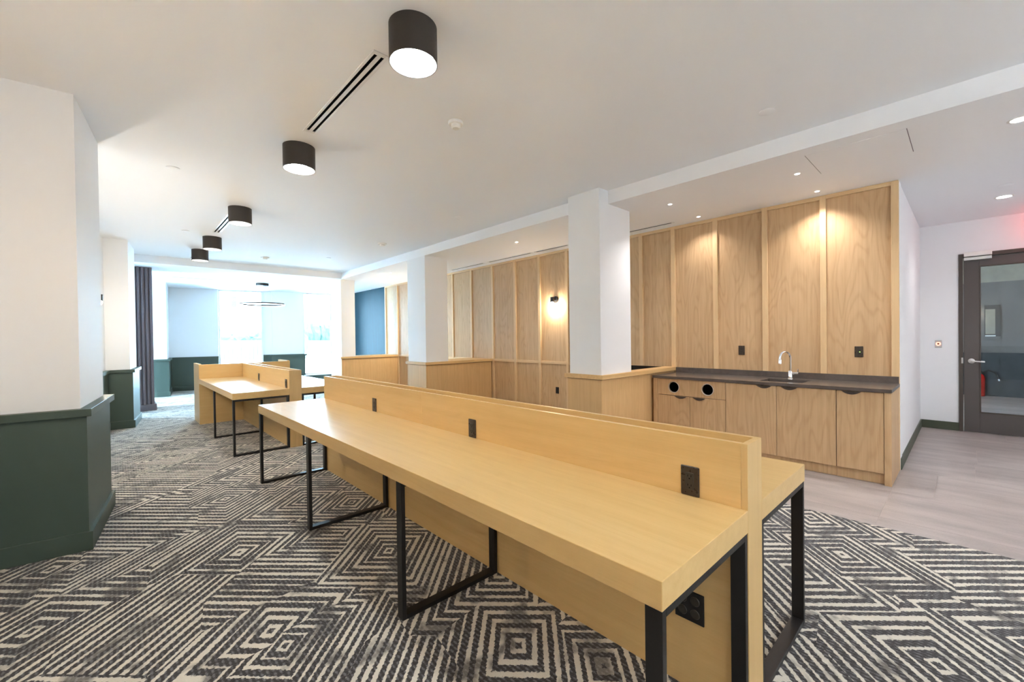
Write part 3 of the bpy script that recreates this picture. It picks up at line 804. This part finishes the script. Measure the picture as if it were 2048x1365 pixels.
def smoke(x, y, z, r, label, dome=False):
    t = thing('smoke_detector', (x, y, z), label, 'smoke detector')
    MB().lathe((x, y, z), [(r, -.0005), (r, -.012), (r * .92, -.02)], 28).build('base', M['plastic'], t, True)
    MB().lathe((x, y, z - .02), [(r * .62, 0), (r * .60, -.022), (r * .45, -.03), (0, -.031)], 28).build('sensor_head', M['plastic'], t, True)
    return t
smoke(1.956, 2.70, ZC, .058, 'white smoke detector on the ceiling right of the nearest drum light')
smoke(3.44, 6.98, ZC, .075, 'white domed detector on the ceiling near the middle column')
smoke(2.224, 9.63, ZC, .075, 'small white detector on the ceiling near the far beam')
def cover(x, y, z, r, label):
    o = MB().lathe((x, y, z), [(r, -.0005), (r, -.004), (r * .94, -.006), (0, -.006)], 32).build('sprinkler_cover', M['ceil'], None, True); return tag(o, label, 'ceiling cover')
cover(3.614, 1.02, ZC, .055, 'flat round white cover on the ceiling above the front desk end')
cover(.43, 5.21, ZC, .055, 'flat round white cover on the ceiling beside the left pier')
cover(3.495, 4.80, ZC, .045, 'flat round white cover on the ceiling before the middle column')
cover(3.21, 8.90, ZC, .045, 'flat round white cover near the far beam')
cover(.797, 8.04, ZC, .05, 'flat round white cover left of the fourth drum light')
cover(6.835, -.293, ZL, .06, 'flat round white cover before the door')

def downlight(x, y, z, r, label, power, size=85, m='spot', group='recessed downlights'):
    t = thing('downlight', (x, y, z), label, 'downlight', group)
    MB().lathe((x, y, z), [(r * .75, -.002), (r, -.003), (r * 1.08, -.0005)], 28, caps=(False, False)).build('trim_ring', M['plastic'], t, True)
    MB().lathe((x, y, z), [(r * .78, -.0022), (0, -.0021)], 28).build('lens', M[m], t)
    if power: spot('downlight_beam', (x, y, z - .012), power, (1.0, .95, .92), size, 1.0, .02, t)
    return t
downlight(4.746, 2.351, ZL, .024, 'small recessed downlight beside the near column', SPOT_W, 122)
downlight(5.529, 2.356, ZL, .024, 'small recessed downlight close to the oak wall over the bin cabinet', SPOT_W * .55, 122)
downlight(4.784, 1.099, ZL, .024, 'small recessed downlight in front of the sink', SPOT_W, 122)
downlight(5.536, 1.09, ZL, .024, 'small recessed downlight close to the oak wall over the sink', SPOT_W * 1.15, 122)
downlight(4.726, 4.92, ZL, .024, 'small recessed downlight in the bay behind the near column', SPOT_W, 122)
downlight(4.70, 8.0, ZL, .024, 'small recessed downlight hidden behind the middle column', SPOT_W * .6, 122)
downlight(4.678, 9.10, ZL, .024, 'small recessed downlight in the bay behind the middle column', SPOT_W * .7, 122)
downlight(7.42, -.30, ZL, .075, 'large round recessed downlight before the door', SPOT_W * .85, 130)
downlight(4.80, -.27, ZL, .06, 'recessed downlight at the right edge above the tiles', SPOT_W * .8, 130)
downlight(1.135, 11.87, ZL, .06, 'round recessed downlight in the lower ceiling by the pilaster', SPOT_W * .6, 120)
downlight(1.09, 13.45, ZL, .06, 'round recessed downlight nearest the far pier', SPOT_W * .6, 120)
dh = downlight(11.4, -.6, 4.2, .1, 'added unseen hall downlight beyond the door', 150, 150)  # unseen lamp added so the hall is lit
# access panel
ap = thing('access_panel', (4.65, .62, ZL), 'flush square access panel in the ceiling above the cabinets', 'access panel')
box('panel', 4.352, 4.952, .302, .938, ZL - .003, ZL - .0005, M['ceil'], ap)
box('gap', 4.352, 4.952, .938, .943, ZL - .0012, ZL - .0004, M['slat'], ap); box('gap', 4.352, 4.952, .297, .302, ZL - .0012, ZL - .0004, M['slat'], ap)

# ------------------------------------------------------------------ sconces
def sconce(x, y, z, ux, uy, label, power, col=(1, .90, .75)):
    """wall light; (ux,uy) points out of the wall"""
    t = thing('wall_sconce', (x, y, z), label, 'wall light')
    o = Vector((x, y, z)); u = Vector((ux, uy, 0)).normalized()
    MB().tube([o, o + u * .018], .062, 28).build('back_plate', M['black'], t, True)
    MB().tube([o + u * .018, o + u * .085], .012, 12).build('arm', M['black'], t, True)
    c = o + u * .10
    MB().lathe(c, [(.012, .045), (.036, .043), (.036, -.045), (.034, -.045), (.034, .03)], 24, caps=(True, False)).build('shade', M['black'], t, True)
    b = c + Vector((0, 0, -.07))
    MB().lathe(b, [(0, -.034), (.02, -.028), (.032, -.006), (.030, .014), (.018, .03), (.014, .06)], 20).build('bulb', M['bulb'], t, True)
    ld = bpy.data.lights.new('sconce_light', 'POINT'); ld.energy = power; ld.color = col; ld.shadow_soft_size = .035
    l = bpy.data.objects.new('sconce_light', ld); COL.objects.link(l); l.parent = t; l.location = (b + Vector((0, 0, -.045))) - o
    return t
sconce(WX, 9.75, 2.06, -1, 0, 'added black wall sconce on the oak wall hidden behind the middle column', 42)  # unseen lamp added to lift the ceiling around this bay
for x_, lb in ((.2, 'added unseen wall sconce on the back wall, left one'), (3.2, 'added unseen wall sconce on the back wall, middle one'), (6.4, 'added unseen wall sconce on the back wall, right one')):
    sconce(x_, -3.4, 2.1, 0, 1, lb, 30 if x_ > 5 else 84, (.85, .94, 1.0)).name = 'added_back_sconce'  # lamps behind the camera, added to light near walls and ceiling
sconce(WX, 5.02, 2.06, -1, 0, 'black wall sconce glowing on the oak wall', 18)
for q, lb in ((-6.75, 'wall sconce on the left wall just before the nearest pier, out of view'), (-9.6, 'added wall sconce on the left wall beside the camera, out of view')):  # the one beside the camera is added for extra brightness
    xs = xr(Vector((q, 0, 2.03)))
    sconce(xs.x, xs.y, 2.03, UY, -UX, lb, 15, (1, .74, .46))
xs = xr(Vector((-3.5, 0, 2.03)))
sconce(xs.x, xs.y, 2.03, UY, -UX, 'added wall sconce hidden behind the nearest left pier', 42)  # out of sight, added to light the middle ceiling and columns
xs = xr(Vector((-1.12, 0, 2.03)))
sconce(xs.x, xs.y, 2.03, UY, -UX, 'wall sconce peeking out behind the nearest left pier', 15)

# ------------------------------------------------------------------ pendant ring
pr = thing('ring_pendant', (2.89, 12.85, 2.36), 'thin glowing ring pendant hanging near the far window', 'pendant light')
MB().lathe((2.89, 12.85, ZL), [(.15, 0), (.15, -.06), (.145, -.062), (0, -.062)], 36).build('canopy', M['drum'], pr, True)
def ring(rad, w, h, z, nm, mat):
    m = MB(); n = 64; v = []; f = []
    for k in range(n):
        a = 2 * math.pi * k / n
        for rr, zz in ((rad - w, z), (rad + w, z), (rad + w, z + h), (rad - w, z + h)): v.append((2.89 + rr * math.cos(a), 12.85 + rr * math.sin(a), zz))
    for k in range(n):
        p, q = 4 * k, 4 * ((k + 1) % n)
        for i in range(4): f.append((p + i, q + i, q + (i + 1) % 4, p + (i + 1) % 4))
    return m.add(v, f).build(nm, mat, pr)
ring(.52, .014, .03, 2.36, 'ring', M['drum']); ring(.52, .012, .006, 2.353, 'light_strip', M['ring'])
for k in range(3):
    a = 2 * math.pi * k / 3 + .4
    MB().tube([(2.89 + .52 * math.cos(a), 12.85 + .52 * math.sin(a), 2.39), (2.89 + .10 * math.cos(a), 12.85 + .10 * math.sin(a), ZL - .06)], .0012, 6).build('cable', M['steel'], pr)

# ------------------------------------------------------------------ outside
gd = MB().box(-40, 90, 17.2, 130, -.6, -.3).box(-40, -3.8, -3.8, 17.2, -.6, -.3).build('ground', M['outside']); tag(gd, 'pale pavement outside the windows', kind='structure')
fn = thing('garden_fence', (8.5, 41, -.3), 'pale board fence outside the left window', 'fence')
pk = None
for k in range(24):
    x = 5.5 + k * .30
    if pk is None: pk = box('board', x, x + .285, 41, 41.05, -.3, 1.44, M['fence'], fn); x00 = x
    else: dup(pk, fn, pk.location + Vector((x - x00, 0, 0)))
def hedge(cx, cy_, w, h, d, label, seed, z0=-.3):
    rnd = random.Random(seed); bm = bmesh.new()
    n = int(w / .9) + 1
    for k in range(n):
        mt = Matrix.Translation((cx - w / 2 + k * w / max(1, n - 1), cy_ + rnd.uniform(-.3, .3), z0 + h * .5)) @ Matrix.Diagonal((1.0 * rnd.uniform(.8, 1.2), d / 2, h * .5 * rnd.uniform(.85, 1.12), 1))
        bmesh.ops.create_icosphere(bm, subdivisions=3, radius=1, matrix=mt)
    for v in bm.verts: v.co += Vector((rnd.uniform(-.1, .1), rnd.uniform(-.1, .1), rnd.uniform(-.1, .1)))
    v = [p.co.copy() for p in bm.verts]; bm.verts.index_update(); f = [[q.index for q in fc.verts] for fc in bm.faces]; bm.free()
    return tag(mk('hedge', v, f, M['leaf']), label, 'hedge')
hedge(8.9, 44, 8, 2.5, 1.6, 'green hedge above the fence outside the left window', 3)
hedge(20.5, 60, 9, 4.1, 2.5, 'row of round shrubs outside the right window', 5)
lw = thing('low_wall', (20, 57, -.3), 'pale low wall in front of the shrubs outside the right window', 'garden wall')
box('wall_body', 14, 30, 57, 57.3, -.3, 1.2, M['outside'], lw); box('coping', 13.9, 30.1, 56.95, 57.35, 1.2, 1.28, M['facade'], lw)
hb = thing('house', (11, 52, -.3), 'white house with a dark window outside the left window', 'building')
box('wall', 3, 14, 52, 58, -.3, 9, M['facade'], hb); box('roof', 2.7, 14.3, 51.7, 58.3, 9, 9.3, M['outside'], hb)
wq = box('window', 8.75, 9.35, 51.95, 52, 4.8, 6.5, M['facade'], hb); box('pane', 8.82, 9.28, 51.93, 51.95, 4.88, 6.42, M['bluewin'], wq)
